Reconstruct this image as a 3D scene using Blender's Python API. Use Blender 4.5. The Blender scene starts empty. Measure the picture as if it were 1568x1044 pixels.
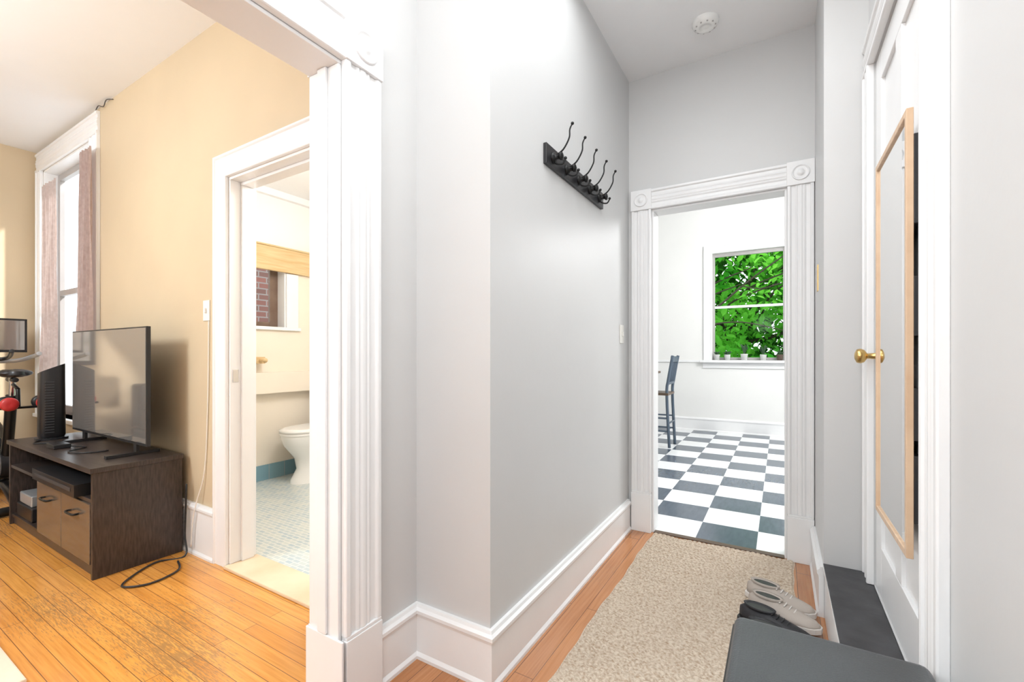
import bpy, bmesh, math, random
from mathutils import Vector, Matrix
random.seed(7)
scene=bpy.context.scene
scene.view_settings.view_transform='Standard'
# ---------------------------------------------------------------- materials
def mat(name,col,rough=0.5,metal=0.0,var=0.0,vscale=3.0,bump=0.0,bscale=60.0,spec=0.5,ior=None,emit=None,coat=0.0):
    m=bpy.data.materials.new(name); m.use_nodes=True
    nt=m.node_tree; n=nt.nodes; l=nt.links
    b=n['Principled BSDF']
    b.inputs['Base Color'].default_value=(*col,1)
    b.inputs['Roughness'].default_value=rough
    b.inputs['Metallic'].default_value=metal
    b.inputs['Specular IOR Level'].default_value=spec
    b.inputs['Coat Weight'].default_value=coat
    if ior: b.inputs['IOR'].default_value=ior
    if emit:
        b.inputs['Emission Color'].default_value=(*col,1); b.inputs['Emission Strength'].default_value=emit
    tc=n.new('ShaderNodeTexCoord')
    if var>0:
        no=n.new('ShaderNodeTexNoise'); no.inputs['Scale'].default_value=vscale; no.inputs['Detail'].default_value=4
        l.new(tc.outputs['Object'],no.inputs['Vector'])
        cr=n.new('ShaderNodeValToRGB')
        cr.color_ramp.elements[0].position=0.3; cr.color_ramp.elements[1].position=0.7
        cr.color_ramp.elements[0].color=(*[c*(1-var) for c in col],1)
        cr.color_ramp.elements[1].color=(*[min(1,c*(1+var)) for c in col],1)
        l.new(no.outputs['Fac'],cr.inputs['Fac']); l.new(cr.outputs['Color'],b.inputs['Base Color'])
    if bump>0:
        nb=n.new('ShaderNodeTexNoise'); nb.inputs['Scale'].default_value=bscale; nb.inputs['Detail'].default_value=3
        l.new(tc.outputs['Object'],nb.inputs['Vector'])
        bp=n.new('ShaderNodeBump'); bp.inputs['Strength'].default_value=bump; bp.inputs['Distance'].default_value=0.004
        l.new(nb.outputs['Fac'],bp.inputs['Height']); l.new(bp.outputs['Normal'],b.inputs['Normal'])
    return m

def wood_floor(name,c1,c2,gap,rot,width=1.4,row=0.057,wear=0.0,rough=0.22):
    m=bpy.data.materials.new(name); m.use_nodes=True
    nt=m.node_tree; n=nt.nodes; l=nt.links; b=n['Principled BSDF']
    tc=n.new('ShaderNodeTexCoord'); mp=n.new('ShaderNodeMapping'); mp.inputs['Rotation'].default_value=(0,0,rot)
    l.new(tc.outputs['Object'],mp.inputs['Vector'])
    br=n.new('ShaderNodeTexBrick'); br.inputs['Scale'].default_value=1.0
    br.inputs['Color1'].default_value=(*c1,1); br.inputs['Color2'].default_value=(*c2,1); br.inputs['Mortar'].default_value=(*gap,1)
    br.inputs['Brick Width'].default_value=width; br.inputs['Row Height'].default_value=row
    br.inputs['Mortar Size'].default_value=0.0012; br.offset=0.37; br.inputs['Bias'].default_value=0.0
    l.new(mp.outputs['Vector'],br.inputs['Vector'])
    m2=n.new('ShaderNodeMapping'); m2.inputs['Scale'].default_value=(2.0,45.0,1.0); l.new(mp.outputs['Vector'],m2.inputs['Vector'])
    gr=n.new('ShaderNodeTexNoise'); gr.inputs['Scale'].default_value=2.0; gr.inputs['Detail'].default_value=6
    l.new(m2.outputs['Vector'],gr.inputs['Vector'])
    r1=n.new('ShaderNodeValToRGB'); r1.color_ramp.elements[0].position=0.3; r1.color_ramp.elements[0].color=(.74,.64,.50,1)
    r1.color_ramp.elements[1].position=0.62; r1.color_ramp.elements[1].color=(1,1,1,1)
    l.new(gr.outputs['Fac'],r1.inputs['Fac'])
    mx=n.new('ShaderNodeMixRGB'); mx.blend_type='MULTIPLY'; mx.inputs['Fac'].default_value=0.75
    l.new(br.outputs['Color'],mx.inputs['Color1']); l.new(r1.outputs['Color'],mx.inputs['Color2'])
    out=mx.outputs['Color']
    if wear>0:
        m3=n.new('ShaderNodeMapping'); m3.inputs['Scale'].default_value=(0.7,1.3,1.0); l.new(mp.outputs['Vector'],m3.inputs['Vector'])
        w=n.new('ShaderNodeTexNoise'); w.inputs['Scale'].default_value=1.6; w.inputs['Detail'].default_value=2
        l.new(m3.outputs['Vector'],w.inputs['Vector'])
        m4=n.new('ShaderNodeMapping'); m4.inputs['Scale'].default_value=(6.0,60.0,1.0); l.new(mp.outputs['Vector'],m4.inputs['Vector'])
        w2=n.new('ShaderNodeTexNoise'); w2.inputs['Scale'].default_value=3; w2.inputs['Detail'].default_value=8; w2.inputs['Roughness'].default_value=.75
        l.new(m4.outputs['Vector'],w2.inputs['Vector'])
        ad=n.new('ShaderNodeMath'); ad.operation='MULTIPLY_ADD'; l.new(w2.outputs['Fac'],ad.inputs[0]); ad.inputs[1].default_value=1.35; l.new(w.outputs['Fac'],ad.inputs[2])
        rr=n.new('ShaderNodeValToRGB'); rr.color_ramp.elements[0].position=0.63; rr.color_ramp.elements[0].color=(0,0,0,1)
        rr.color_ramp.elements[1].position=0.69; rr.color_ramp.elements[1].color=(1,1,1,1)
        ml=n.new('ShaderNodeMath'); ml.operation='MULTIPLY'; ml.inputs[1].default_value=0.5
        l.new(ad.outputs[0],ml.inputs[0]); l.new(ml.outputs[0],rr.inputs['Fac'])
        mf=n.new('ShaderNodeMath'); mf.operation='MULTIPLY'; mf.inputs[1].default_value=wear; l.new(rr.outputs['Color'],mf.inputs[0])
        mw=n.new('ShaderNodeMixRGB'); mw.inputs['Color2'].default_value=(0.22,0.14,0.07,1)
        l.new(mf.outputs[0],mw.inputs['Fac']); l.new(out,mw.inputs['Color1']); out=mw.outputs['Color']
    l.new(out,b.inputs['Base Color'])
    b.inputs['Roughness'].default_value=rough; b.inputs['Coat Weight'].default_value=0.3; b.inputs['Coat Roughness'].default_value=0.12
    return m

def checker_mat(name):
    m=bpy.data.materials.new(name); m.use_nodes=True
    nt=m.node_tree; n=nt.nodes; l=nt.links; b=n['Principled BSDF']
    tc=n.new('ShaderNodeTexCoord'); mp=n.new('ShaderNodeMapping'); mp.inputs['Location'].default_value=(0.12,0.03,0.01)
    l.new(tc.outputs['Object'],mp.inputs['Vector'])
    ch=n.new('ShaderNodeTexChecker'); ch.inputs['Scale'].default_value=1/0.335
    ch.inputs['Color1'].default_value=(0.86,0.87,0.88,1); ch.inputs['Color2'].default_value=(0.085,0.11,0.145,1)
    l.new(mp.outputs['Vector'],ch.inputs['Vector'])
    m2=n.new('ShaderNodeMapping'); m2.inputs['Scale'].default_value=(14,3,1); l.new(tc.outputs['Object'],m2.inputs['Vector'])
    no=n.new('ShaderNodeTexNoise'); no.inputs['Scale'].default_value=3; no.inputs['Detail'].default_value=6; l.new(m2.outputs['Vector'],no.inputs['Vector'])
    mx=n.new('ShaderNodeMixRGB'); mx.blend_type='OVERLAY'; mx.inputs['Fac'].default_value=0.35
    l.new(ch.outputs['Color'],mx.inputs['Color1']); l.new(no.outputs['Fac'],mx.inputs['Color2']); l.new(mx.outputs['Color'],b.inputs['Base Color'])
    b.inputs['Roughness'].default_value=0.22
    return m

def brick_mat(name,c1,c2,mo,bw,rh,ms,rough=0.7,offset=0.5,sw=None):
    m=bpy.data.materials.new(name); m.use_nodes=True
    nt=m.node_tree; n=nt.nodes; l=nt.links; b=n['Principled BSDF']
    tc=n.new('ShaderNodeTexCoord'); src=tc.outputs['Object']
    if sw:
        sp=n.new('ShaderNodeSeparateXYZ'); cb=n.new('ShaderNodeCombineXYZ'); l.new(src,sp.inputs[0])
        l.new(sp.outputs[sw[0]],cb.inputs[0]); l.new(sp.outputs[sw[1]],cb.inputs[1]); src=cb.outputs[0]
    br=n.new('ShaderNodeTexBrick'); br.inputs['Scale'].default_value=1; br.offset=offset
    br.inputs['Color1'].default_value=(*c1,1); br.inputs['Color2'].default_value=(*c2,1); br.inputs['Mortar'].default_value=(*mo,1)
    br.inputs['Brick Width'].default_value=bw; br.inputs['Row Height'].default_value=rh; br.inputs['Mortar Size'].default_value=ms
    l.new(src,br.inputs['Vector']); l.new(br.outputs['Color'],b.inputs['Base Color']); b.inputs['Roughness'].default_value=rough
    return m

def mix_noise(name,c1,c2,scale,rough=0.7,stretch=(1,1,1),bump=0.3,lo=.35,hi=.65,spec=.5):
    m=bpy.data.materials.new(name); m.use_nodes=True
    nt=m.node_tree; n=nt.nodes; l=nt.links; b=n['Principled BSDF']
    tc=n.new('ShaderNodeTexCoord'); mp=n.new('ShaderNodeMapping'); mp.inputs['Scale'].default_value=stretch; l.new(tc.outputs['Object'],mp.inputs['Vector'])
    no=n.new('ShaderNodeTexNoise'); no.inputs['Scale'].default_value=scale; no.inputs['Detail'].default_value=5; l.new(mp.outputs['Vector'],no.inputs['Vector'])
    cr=n.new('ShaderNodeValToRGB'); cr.color_ramp.elements[0].position=lo; cr.color_ramp.elements[1].position=hi
    cr.color_ramp.elements[0].color=(*c1,1); cr.color_ramp.elements[1].color=(*c2,1)
    l.new(no.outputs['Fac'],cr.inputs['Fac']); l.new(cr.outputs['Color'],b.inputs['Base Color'])
    bp=n.new('ShaderNodeBump'); bp.inputs['Strength'].default_value=bump; bp.inputs['Distance'].default_value=0.003
    l.new(no.outputs['Fac'],bp.inputs['Height']); l.new(bp.outputs['Normal'],b.inputs['Normal'])
    b.inputs['Roughness'].default_value=rough; b.inputs['Specular IOR Level'].default_value=spec
    return m

def translucent(name,col,var=None,fac=0.5):
    m=bpy.data.materials.new(name); m.use_nodes=True
    nt=m.node_tree; n=nt.nodes; l=nt.links; n.remove(n['Principled BSDF']); out=n['Material Output']
    d=n.new('ShaderNodeBsdfDiffuse'); t=n.new('ShaderNodeBsdfTranslucent'); mx=n.new('ShaderNodeMixShader'); mx.inputs[0].default_value=fac
    d.inputs[0].default_value=(*col,1); t.inputs[0].default_value=(*col,1)
    if var:
        tc=n.new('ShaderNodeTexCoord'); no=n.new('ShaderNodeTexNoise'); no.inputs['Scale'].default_value=var[1]; l.new(tc.outputs['Object'],no.inputs['Vector'])
        cr=n.new('ShaderNodeValToRGB'); cr.color_ramp.elements[0].position=.35; cr.color_ramp.elements[1].position=.65
        cr.color_ramp.elements[0].color=(*col,1); cr.color_ramp.elements[1].color=(*var[0],1)
        l.new(no.outputs['Fac'],cr.inputs['Fac']); l.new(cr.outputs['Color'],d.inputs[0]); l.new(cr.outputs['Color'],t.inputs[0])
    l.new(d.outputs[0],mx.inputs[1]); l.new(t.outputs[0],mx.inputs[2]); l.new(mx.outputs[0],out.inputs['Surface'])
    return m

GREY=mat('paint_grey',(0.66,0.66,0.656),0.42,var=0.02,vscale=1.5,bump=0.12,bscale=25)
TAN=mat('paint_tan',(0.64,0.515,0.345),0.5,var=0.06,vscale=1.2,bump=0.12,bscale=20)
WHITE=mat('paint_white_trim',(0.88,0.88,0.88),0.3,var=0.015,vscale=6,bump=0.1,bscale=30)
CEIL=mat('paint_ceiling',(0.91,0.915,0.92),0.7,var=0.01,bump=0.08)
KIT=mat('paint_kitchen',(0.86,0.855,0.835),0.55,var=0.01,bump=0.08)
BATHW=mat('paint_bath_cream',(0.87,0.79,0.67),0.5,var=0.02,bump=0.05)
FL_LIV=wood_floor('oak_living',(0.82,0.39,0.09),(0.70,0.30,0.06),(0.20,0.085,0.03),0,wear=0.62)
FL_HALL=wood_floor('oak_hall',(0.60,0.27,0.11),(0.46,0.19,0.07),(0.12,0.05,0.02),math.pi/2,wear=0.25,row=0.075)
CHK=checker_mat('vinyl_checker')
MOS=brick_mat('mosaic_bath',(0.42,0.52,0.56),(0.60,0.64,0.60),(0.75,0.75,0.70),0.055,0.028,0.003,rough=0.3)
BLUET=brick_mat('blue_wall_tile',(0.20,0.36,0.44),(0.24,0.41,0.48),(0.4,0.46,0.48),0.15,0.15,0.003,rough=0.2,sw=(1,2),offset=0)
BRICK=brick_mat('red_brick',(0.17,0.06,0.045),(0.10,0.045,0.035),(0.17,0.15,0.14),0.2,0.07,0.008,sw=(1,2))
PINE=mix_noise('pine',(0.62,0.42,0.20),(0.74,0.56,0.31),3,0.4,(1,1,12),0.05)
MARBLE=mix_noise('threshold_stone',(0.74,0.54,0.35),(0.82,0.67,0.48),4,0.3,bump=0.02)
BLACKW=mix_noise('espresso_wood',(0.032,0.024,0.021),(0.065,0.048,0.042),4,0.32,(1,30,4),0.08)
MAPLE=mix_noise('cabinet_front_wood',(0.105,0.078,0.058),(0.155,0.115,0.085),4,0.16,(2,1,14),0.02,spec=.7)
BLK=mat('black_plastic',(0.018,0.018,0.02),0.35,bump=0.05)
DGREY=mat('dark_grille',(0.05,0.05,0.055),0.4)
BLKM=mat('black_metal',(0.02,0.02,0.02),0.3,metal=0.6)
BLKP=mix_noise('black_painted_step',(0.02,0.02,0.022),(0.045,0.045,0.05),12,0.35,bump=0.5)
SCREEN=mat('tv_glass',(0.40,0.37,0.34),0.05,metal=0.6,ior=2.0)
CHROME=mat('chrome',(0.7,0.7,0.72),0.15,metal=1)
BRASS=mat('brass',(0.62,0.42,0.16),0.28,metal=1,bump=0.05)
PORC=mat('porcelain',(0.88,0.88,0.86),0.12)
RED=mat('red_rubber',(0.5,0.03,0.03),0.35)
SILV=mat('silver_plastic',(0.5,0.52,0.54),0.3,metal=0.5)
BLUEG=mat('bluegrey_paint',(0.08,0.11,0.15),0.4,var=0.1)
SEATW=mat('wood_seat',(0.10,0.06,0.035),0.4,var=0.15)
LEATH=mat('leather_black',(0.055,0.062,0.067),0.33,var=0.2,vscale=4,bump=0.35,bscale=220,spec=.8)
BEIGEF=mat('shoe_beige',(0.50,0.44,0.39),0.7,var=0.1,bump=0.3,bscale=300)
SOLE=mat('shoe_sole_white',(0.74,0.70,0.66),0.5)
BLKF=mat('shoe_black',(0.02,0.02,0.024),0.5,bump=0.3,bscale=250)
MIRFR=mix_noise('mirror_frame_oak',(0.62,0.42,0.27),(0.72,0.52,0.35),5,0.4,(1,20,2),0.03)
MIRR=mat('mirror_glass',(0.93,0.94,0.94),0.015,metal=1)
WOODFR=mix_noise('brown_window_frame',(0.16,0.10,0.07),(0.22,0.15,0.11),6,0.4,bump=0.05)
GREYFR=mat('sash_grey',(0.45,0.43,0.42),0.4,var=0.05)
CURT=translucent('curtain_mauve',(0.52,0.40,0.36),((0.60,0.48,0.44),30),0.5)
POT=mat('white_pot',(0.70,0.70,0.68),0.3)
PLANTG=mat('succulent_green',(0.03,0.08,0.03),0.5,var=0.2)
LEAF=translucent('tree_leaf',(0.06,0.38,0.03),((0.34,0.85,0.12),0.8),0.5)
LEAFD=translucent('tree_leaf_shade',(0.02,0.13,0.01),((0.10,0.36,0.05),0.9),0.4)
BARK=mat('bark',(0.05,0.035,0.025),0.8,bump=0.5)
GRASS=mat('grass',(0.08,0.25,0.04),0.9,var=0.3)
PLATE=mat('switch_plate',(0.85,0.83,0.78),0.35)
RUGB=mat('wool_beige',(0.72,0.60,0.47),0.9,var=0.1,bump=0.4)

def glass():
    m=bpy.data.materials.new('window_glass'); m.use_nodes=True
    nt=m.node_tree; n=nt.nodes; l=nt.links; n.remove(n['Principled BSDF'])
    t=n.new('ShaderNodeBsdfTransparent'); g=n.new('ShaderNodeBsdfGlossy'); g.inputs['Roughness'].default_value=0.05
    mx=n.new('ShaderNodeMixShader'); mx.inputs[0].default_value=.0015
    l.new(t.outputs[0],mx.inputs[1]); l.new(g.outputs[0],mx.inputs[2]); l.new(mx.outputs[0],n['Material Output'].inputs['Surface'])
    return m
GLASS=glass()

# ---------------------------------------------------------------- builder
class B:
    def __init__(s): s.v=[];s.f=[];s.m=[];s.sm=[];s.mats=[]
    def mi(s,m):
        if m not in s.mats: s.mats.append(m)
        return s.mats.index(m)
    def add(s,vs,fs,m,smooth=False):
        o=len(s.v); s.v+=[tuple(v) for v in vs]; i=s.mi(m)
        for f in fs: s.f.append([o+k for k in f]); s.m.append(i); s.sm.append(smooth)
    def box(s,x0,x1,y0,y1,z0,z1,m,fm=None):
        x0,x1=min(x0,x1),max(x0,x1); y0,y1=min(y0,y1),max(y0,y1); z0,z1=min(z0,z1),max(z0,z1)
        vs=[(x0,y0,z0),(x1,y0,z0),(x1,y1,z0),(x0,y1,z0),(x0,y0,z1),(x1,y0,z1),(x1,y1,z1),(x0,y1,z1)]
        F={'z-':(0,3,2,1),'z+':(4,5,6,7),'y-':(0,1,5,4),'x+':(1,2,6,5),'y+':(2,3,7,6),'x-':(3,0,4,7)}
        o=len(s.v); s.v+=vs
        for k,f in F.items():
            mm=(fm or {}).get(k,m); s.f.append([o+q for q in f]); s.m.append(s.mi(mm)); s.sm.append(False)
    def cyl(s,p0,p1,r0,m,r1=None,seg=20,smooth=True):
        r1=r0 if r1 is None else r1
        p0=Vector(p0);p1=Vector(p1);a=(p1-p0).normalized(); u=a.orthogonal().normalized(); w=a.cross(u)
        vs=[];
        for p,r in((p0,r0),(p1,r1)):
            for i in range(seg):
                t=2*math.pi*i/seg; vs.append(p+u*math.cos(t)*r+w*math.sin(t)*r)
        s.add(vs,[(i,(i+1)%seg,seg+(i+1)%seg,seg+i) for i in range(seg)],m,smooth)
        s.add(vs[:seg],[list(range(seg))[::-1]],m); s.add(vs[seg:],[list(range(seg))],m)
    def lathe(s,c,axis,prof,m,seg=28):
        c=Vector(c);a=Vector(axis).normalized(); u=a.orthogonal().normalized(); w=a.cross(u)
        vs=[]
        for r,h in prof:
            for i in range(seg):
                t=2*math.pi*i/seg; vs.append(c+a*h+(u*math.cos(t)+w*math.sin(t))*max(r,1e-5))
        fs=[]
        for k in range(len(prof)-1):
            for i in range(seg): fs.append((k*seg+i,k*seg+(i+1)%seg,(k+1)*seg+(i+1)%seg,(k+1)*seg+i))
        s.add(vs,fs,m,True)
    def ball(s,c,r,m,seg=16,sc=(1,1,1)):
        vs=[];n=seg//2
        for j in range(n+1):
            ph=math.pi*j/n
            for i in range(seg):
                t=2*math.pi*i/seg; vs.append((c[0]+r*sc[0]*math.sin(ph)*math.cos(t),c[1]+r*sc[1]*math.sin(ph)*math.sin(t),c[2]+r*sc[2]*math.cos(ph)))
        fs=[(j*seg+i,(j+1)*seg+i,(j+1)*seg+(i+1)%seg,j*seg+(i+1)%seg) for j in range(n) for i in range(seg)]
        s.add(vs,fs,m,True)
    def tube(s,pts,r,m,seg=10,sub=6):
        P=[Vector(p) for p in pts]; Q=[]
        if len(P)>2 and sub>1:
            for i in range(len(P)-1):
                a=P[max(i-1,0)];b=P[i];c=P[i+1];d=P[min(i+2,len(P)-1)]
                for k in range(sub):
                    t=k/sub; Q.append(0.5*((2*b)+(c-a)*t+(2*a-5*b+4*c-d)*t*t+(-a+3*b-3*c+d)*t**3))
            Q.append(P[-1])
        else: Q=P
        R=r if isinstance(r,(list,tuple)) else [r,r]
        vs=[];u=None;N=len(Q)
        for i,q in enumerate(Q):
            t=(Q[min(i+1,N-1)]-Q[max(i-1,0)]).normalized()
            u=t.orthogonal().normalized() if u is None else (u-t*u.dot(t)).normalized()
            w=t.cross(u); rr=R[0]+(R[1]-R[0])*i/max(N-1,1)
            for k in range(seg):
                a=2*math.pi*k/seg; vs.append(q+(u*math.cos(a)+w*math.sin(a))*rr)
        fs=[(i*seg+k,i*seg+(k+1)%seg,(i+1)*seg+(k+1)%seg,(i+1)*seg+k) for i in range(N-1) for k in range(seg)]
        fs+= [list(range(seg))[::-1],[ (N-1)*seg+k for k in range(seg)]]
        s.add(vs,fs,m,True)
    def loft(s,rings,m,seg=32,pw=2.0,smooth=True):
        vs=[]
        for cx,cy,z,rx,ry in rings:
            for i in range(seg):
                t=2*math.pi*i/seg;c=math.cos(t);q=math.sin(t)
                vs.append((cx+rx*math.copysign(abs(c)**(2/pw),c),cy+ry*math.copysign(abs(q)**(2/pw),q),z))
        n=len(rings)
        fs=[(k*seg+i,k*seg+(i+1)%seg,(k+1)*seg+(i+1)%seg,(k+1)*seg+i) for k in range(n-1) for i in range(seg)]
        s.add(vs,fs,m,smooth)
        s.add(vs[:seg],[list(range(seg))[::-1]],m); s.add(vs[-seg:],[list(range(seg))],m)
    def grid(s,fn,nu,nv,m,smooth=True):
        vs=[fn(i/nu,j/nv) for j in range(nv+1) for i in range(nu+1)]
        fs=[(j*(nu+1)+i,j*(nu+1)+i+1,(j+1)*(nu+1)+i+1,(j+1)*(nu+1)+i) for j in range(nv) for i in range(nu)]
        s.add(vs,fs,m,smooth)
    def prism(s,A,C,m):
        n=len(A)
        s.add(list(A)+list(C),[(i,(i+1)%n,n+(i+1)%n,n+i) for i in range(n)]+[list(range(n))[::-1],[n+i for i in range(n)]],m)
    def make(s,name,bevel=0.0,seg=2,M=None):
        me=bpy.data.meshes.new(name); me.from_pydata(s.v,[],s.f)
        for m in s.mats: me.materials.append(m)
        me.polygons.foreach_set('material_index',s.m); me.polygons.foreach_set('use_smooth',s.sm); me.update()
        bm=bmesh.new(); bm.from_mesh(me); bmesh.ops.recalc_face_normals(bm,faces=bm.faces); bm.to_mesh(me); bm.free()
        o=bpy.data.objects.new(name,me); scene.collection.objects.link(o)
        if M is not None: o.matrix_world=M
        if bevel>0:
            md=o.modifiers.new('bevel','BEVEL'); md.width=bevel; md.segments=seg; md.limit_method='ANGLE'; md.angle_limit=math.radians(50)
        return o

H=2.962; HL=3.0
XH=-0.862; XD=-1.203; XLv=-1.345; YJ=1.295; YT=1.435; YE=2.958; YK=3.08
XR=0.165; XR2=0.32; XW=-5.86; XB=-4.06
# ---------------------------------------------------------------- shell
b=B(); b.box(XD-0.03,0.45,-2.6,YE+0.03,-0.1,0,FL_HALL); b.make('floor')
b=B(); b.box(XW-0.1,XD-0.03,-2.6,YJ,-0.1,0,FL_LIV); b.make('floor_living_room')
b=B(); b.box(-4.3,-1.345,YJ,3.1,-0.1,0,MOS); b.make('floor_bathroom')
b=B(); b.box(-3.2,1.7,YE+0.03,7.4,-0.1,0.0,CHK); b.make('floor_kitchen')
b=B(); b.box(XD-0.05,0.45,-2.6,YE+0.05,H,H+0.1,CEIL); b.make('ceiling')
b=B(); b.box(XW-0.1,XLv+0.05,-2.6,YT,HL,HL+0.1,CEIL); b.make('ceiling_living_room')
b=B(); b.box(-4.3,-1.3,YT,3.1,2.68,2.78,CEIL); b.box(XB,XB+0.05,YT,3.0,2.62,2.68,WHITE); b.make('ceiling_bathroom')
b=B(); b.box(-3.2,1.7,YK,7.4,3.4,3.5,CEIL); b.make('ceiling_kitchen')

OY0,OY1,OZ=-0.35,0.949,2.09
b=B(); fm={'x-':TAN}
b.box(XLv,XD,OY1,YJ,0,H+.05,GREY,fm); b.box(XLv,XD,-2.6,OY0,0,H+.05,GREY,fm); b.box(XLv,XD,OY0,OY1,OZ,H+.05,GREY,fm)
b.make('wall_doorway')
b=B(); b.box(XLv,XH,YJ,YE,0,H+.02,GREY,{'x-':BATHW}); b.make('wall_left')
KX0,KX1,KZ=-0.712,0.035,2.09
b=B(); fm={'y+':KIT}
b.box(XLv,KX0,YE,YK,0,3.4,GREY,fm); b.box(KX1,1.7,YE,YK,0,3.4,GREY,fm); b.box(KX0,KX1,YE,YK,KZ,3.4,GREY,fm)
b.make('wall_end')
b=B(); b.box(XR,0.45,2.38,YE,0,H+.02,GREY); b.make('wall_right_end')
DY0,DY1,DZ0,DZ1=1.48,2.25,0.24,2.30
b=B(); b.box(XR2,0.45,-2.6,DY0,0,H+.02,GREY); b.box(XR2,0.45,DY1,2.38,0,H+.02,GREY); b.box(XR2,0.45,DY0,DY1,DZ1,H+.02,GREY); b.box(XR2,0.45,DY0,DY1,0,DZ0,GREY)
b.box(0.42,0.45,DY0,DY1,DZ0,DZ1,GREY)
b.make('wall_right')
b=B(); b.box(XW-0.1,0.45,-2.7,-2.6,0,3.05,GREY); b.make('wall_back')
WX0,WX1,WZ0,WZ1=-5.68,-4.52,0.62,2.80
BX0,BX1,BZ=-2.56,-1.80,2.11
b=B(); fm={'y+':BATHW}
b.box(XW-0.1,WX0,YJ,YT,0,HL+.02,TAN,fm); b.box(WX1,BX0,YJ,YT,0,HL+.02,TAN,fm); b.box(BX1,XLv,YJ,YT,0,HL+.02,TAN,fm)
b.box(WX0,WX1,YJ,YT,0,WZ0,TAN,fm); b.box(WX0,WX1,YJ,YT,WZ1,HL+.02,TAN,fm); b.box(BX0,BX1,YJ,YT,BZ,HL+.02,TAN,fm)
b.make('wall_living_north')
b=B(); b.box(XW-0.1,XW,-2.6,YJ,0,HL+.02,TAN); b.make('wall_living_west')
QY0,QY1,QZ0,QZ1=1.95,2.57,1.41,2.05
b=B()
b.box(XB-.16,XB,YT,QY0,0,2.16,BATHW); b.box(XB-.16,XB,QY1,3.1,0,2.16,BATHW); b.box(XB-.16,XB,QY0,QY1,0,QZ0,BATHW); b.box(XB-.16,XB,QY0,QY1,QZ1,2.16,BATHW)
b.box(XB-.16,XB,YT,3.1,2.16,2.7,KIT)
b.box(XB,XB+0.09,YT,3.0,0.80,0.99,BATHW)
b.make('wall_bathroom_west')
b=B(); b.box(XB-.16,XLv,3.0,3.12,0,2.7,BATHW); b.make('wall_bathroom_north')
b=B(); b.box(XB,XB+0.012,YT,3.0,0,0.14,BLUET); b.make('baseboard_bathroom')
KWX0,KWX1,KWZ0,KWZ1=-0.87,0.07,1.07,2.66; YF=7.3
b=B()
b.box(-3.2,KWX0,YF,YF+.15,0,3.42,KIT); b.box(KWX1,1.7,YF,YF+.15,0,3.42,KIT); b.box(KWX0,KWX1,YF,YF+.15,0,KWZ0,KIT); b.box(KWX0,KWX1,YF,YF+.15,KWZ1,3.42,KIT)
b.make('wall_kitchen_north')
b=B(); b.box(-3.2,-3.1,3.0,YF,0,3.42,KIT); b.make('wall_kitchen_west')
b=B(); b.box(1.6,1.7,YK,YF,0,3.42,KIT); b.make('wall_kitchen_east')
b=B(); b.box(-3.2,XLv,3.12,3.2,0,3.42,KIT); b.make('wall_kitchen_south')

# ---------------------------------------------------------------- trim helpers
def P3(pl,u,n,z):
    ax,p,sg=pl
    return (p+sg*n,u,z) if ax=='x' else (u,p+sg*n,z)
def lb(b,pl,u0,u1,z0,z1,n0,n1,m):
    ax,p,sg=pl
    if ax=='x': b.box(p+sg*n0,p+sg*n1,u0,u1,z0,z1,m)
    else: b.box(u0,u1,p+sg*n0,p+sg*n1,z0,z1,m)
_h=[(0,0),(0,.019),(.015,.024),(.10,.025),(.13,.023),(.155,.016),(.29,.0155),(.32,.018),(.36,.0215),(.40,.018),(.43,.020),(.47,.0225)]
CP=_h+[(1-t,n) for t,n in _h[::-1]]
_p=[(0,0),(0,.019),(.015,.024),(.10,.025),(.13,.022),(.16,.017),(.80,.016),(.84,.020),(.98,.020),(1,.017),(1,0)]
def vcas(b,pl,u0,u1,z0,z1,prof=CP):
    w=u1-u0
    b.prism([P3(pl,u0+t*w,n,z0) for t,n in prof],[P3(pl,u0+t*w,n,z1) for t,n in prof],WHITE)
def hcas(b,pl,u0,u1,z0,z1,prof=CP):
    w=z1-z0
    b.prism([P3(pl,u0,n,z0+t*w) for t,n in prof],[P3(pl,u1,n,z0+t*w) for t,n in prof],WHITE)
def rosette(b,pl,u0,u1,z0,z1):
    ax,p,sg=pl; lb(b,pl,u0-.002,u1+.002,z0,z1+.002,0,.030,WHITE)
    uc=(u0+u1)/2; zc=(z0+z1)/2; w=(u1-u0)
    a=(sg,0,0) if ax=='x' else (0,sg,0)
    r=w*.34
    b.lathe(P3(pl,uc,.030,zc),a,[(r,-.002),(r,.005),(r*.9,.008),(r*.78,.001),(r*.45,.001),(r*.36,.006),(r*.2,.010),(0,.011)],WHITE,36)
def casing(b,pl,u0,u1,z0,zt,w,wr=None,plinth=.26):
    wr=wr or w
    vcas(b,pl,u0-w,u0,z0+plinth,zt); vcas(b,pl,u1,u1+wr,z0+plinth,zt)
    hcas(b,pl,u0,u1,zt,zt+w)
    rosette(b,pl,u0-w,u0,zt,zt+w); rosette(b,pl,u1,u1+wr,zt,zt+w)
    for a,c in((u0-w,u0),(u1,u1+wr)):
        lb(b,pl,a,c,z0,z0+plinth-.012,0,.028,WHITE); lb(b,pl,a+.002,c-.002,z0+plinth-.012,z0+plinth,0,.025,WHITE)
def mcasing(b,pl,u0,u1,z0,zt,w):
    pr=[(1-t,n) for t,n in _p][::-1]
    b.prism([P3(pl,u0-t*w,n,z0) for t,n in pr],[P3(pl,u0-t*w,n,zt+t*w) for t,n in pr],WHITE)
    b.prism([P3(pl,u1+t*w,n,z0) for t,n in pr],[P3(pl,u1+t*w,n,zt+t*w) for t,n in pr],WHITE)
    b.prism([P3(pl,u0-t*w,n,zt+t*w) for t,n in pr],[P3(pl,u1+t*w,n,zt+t*w) for t,n in pr],WHITE)
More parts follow.
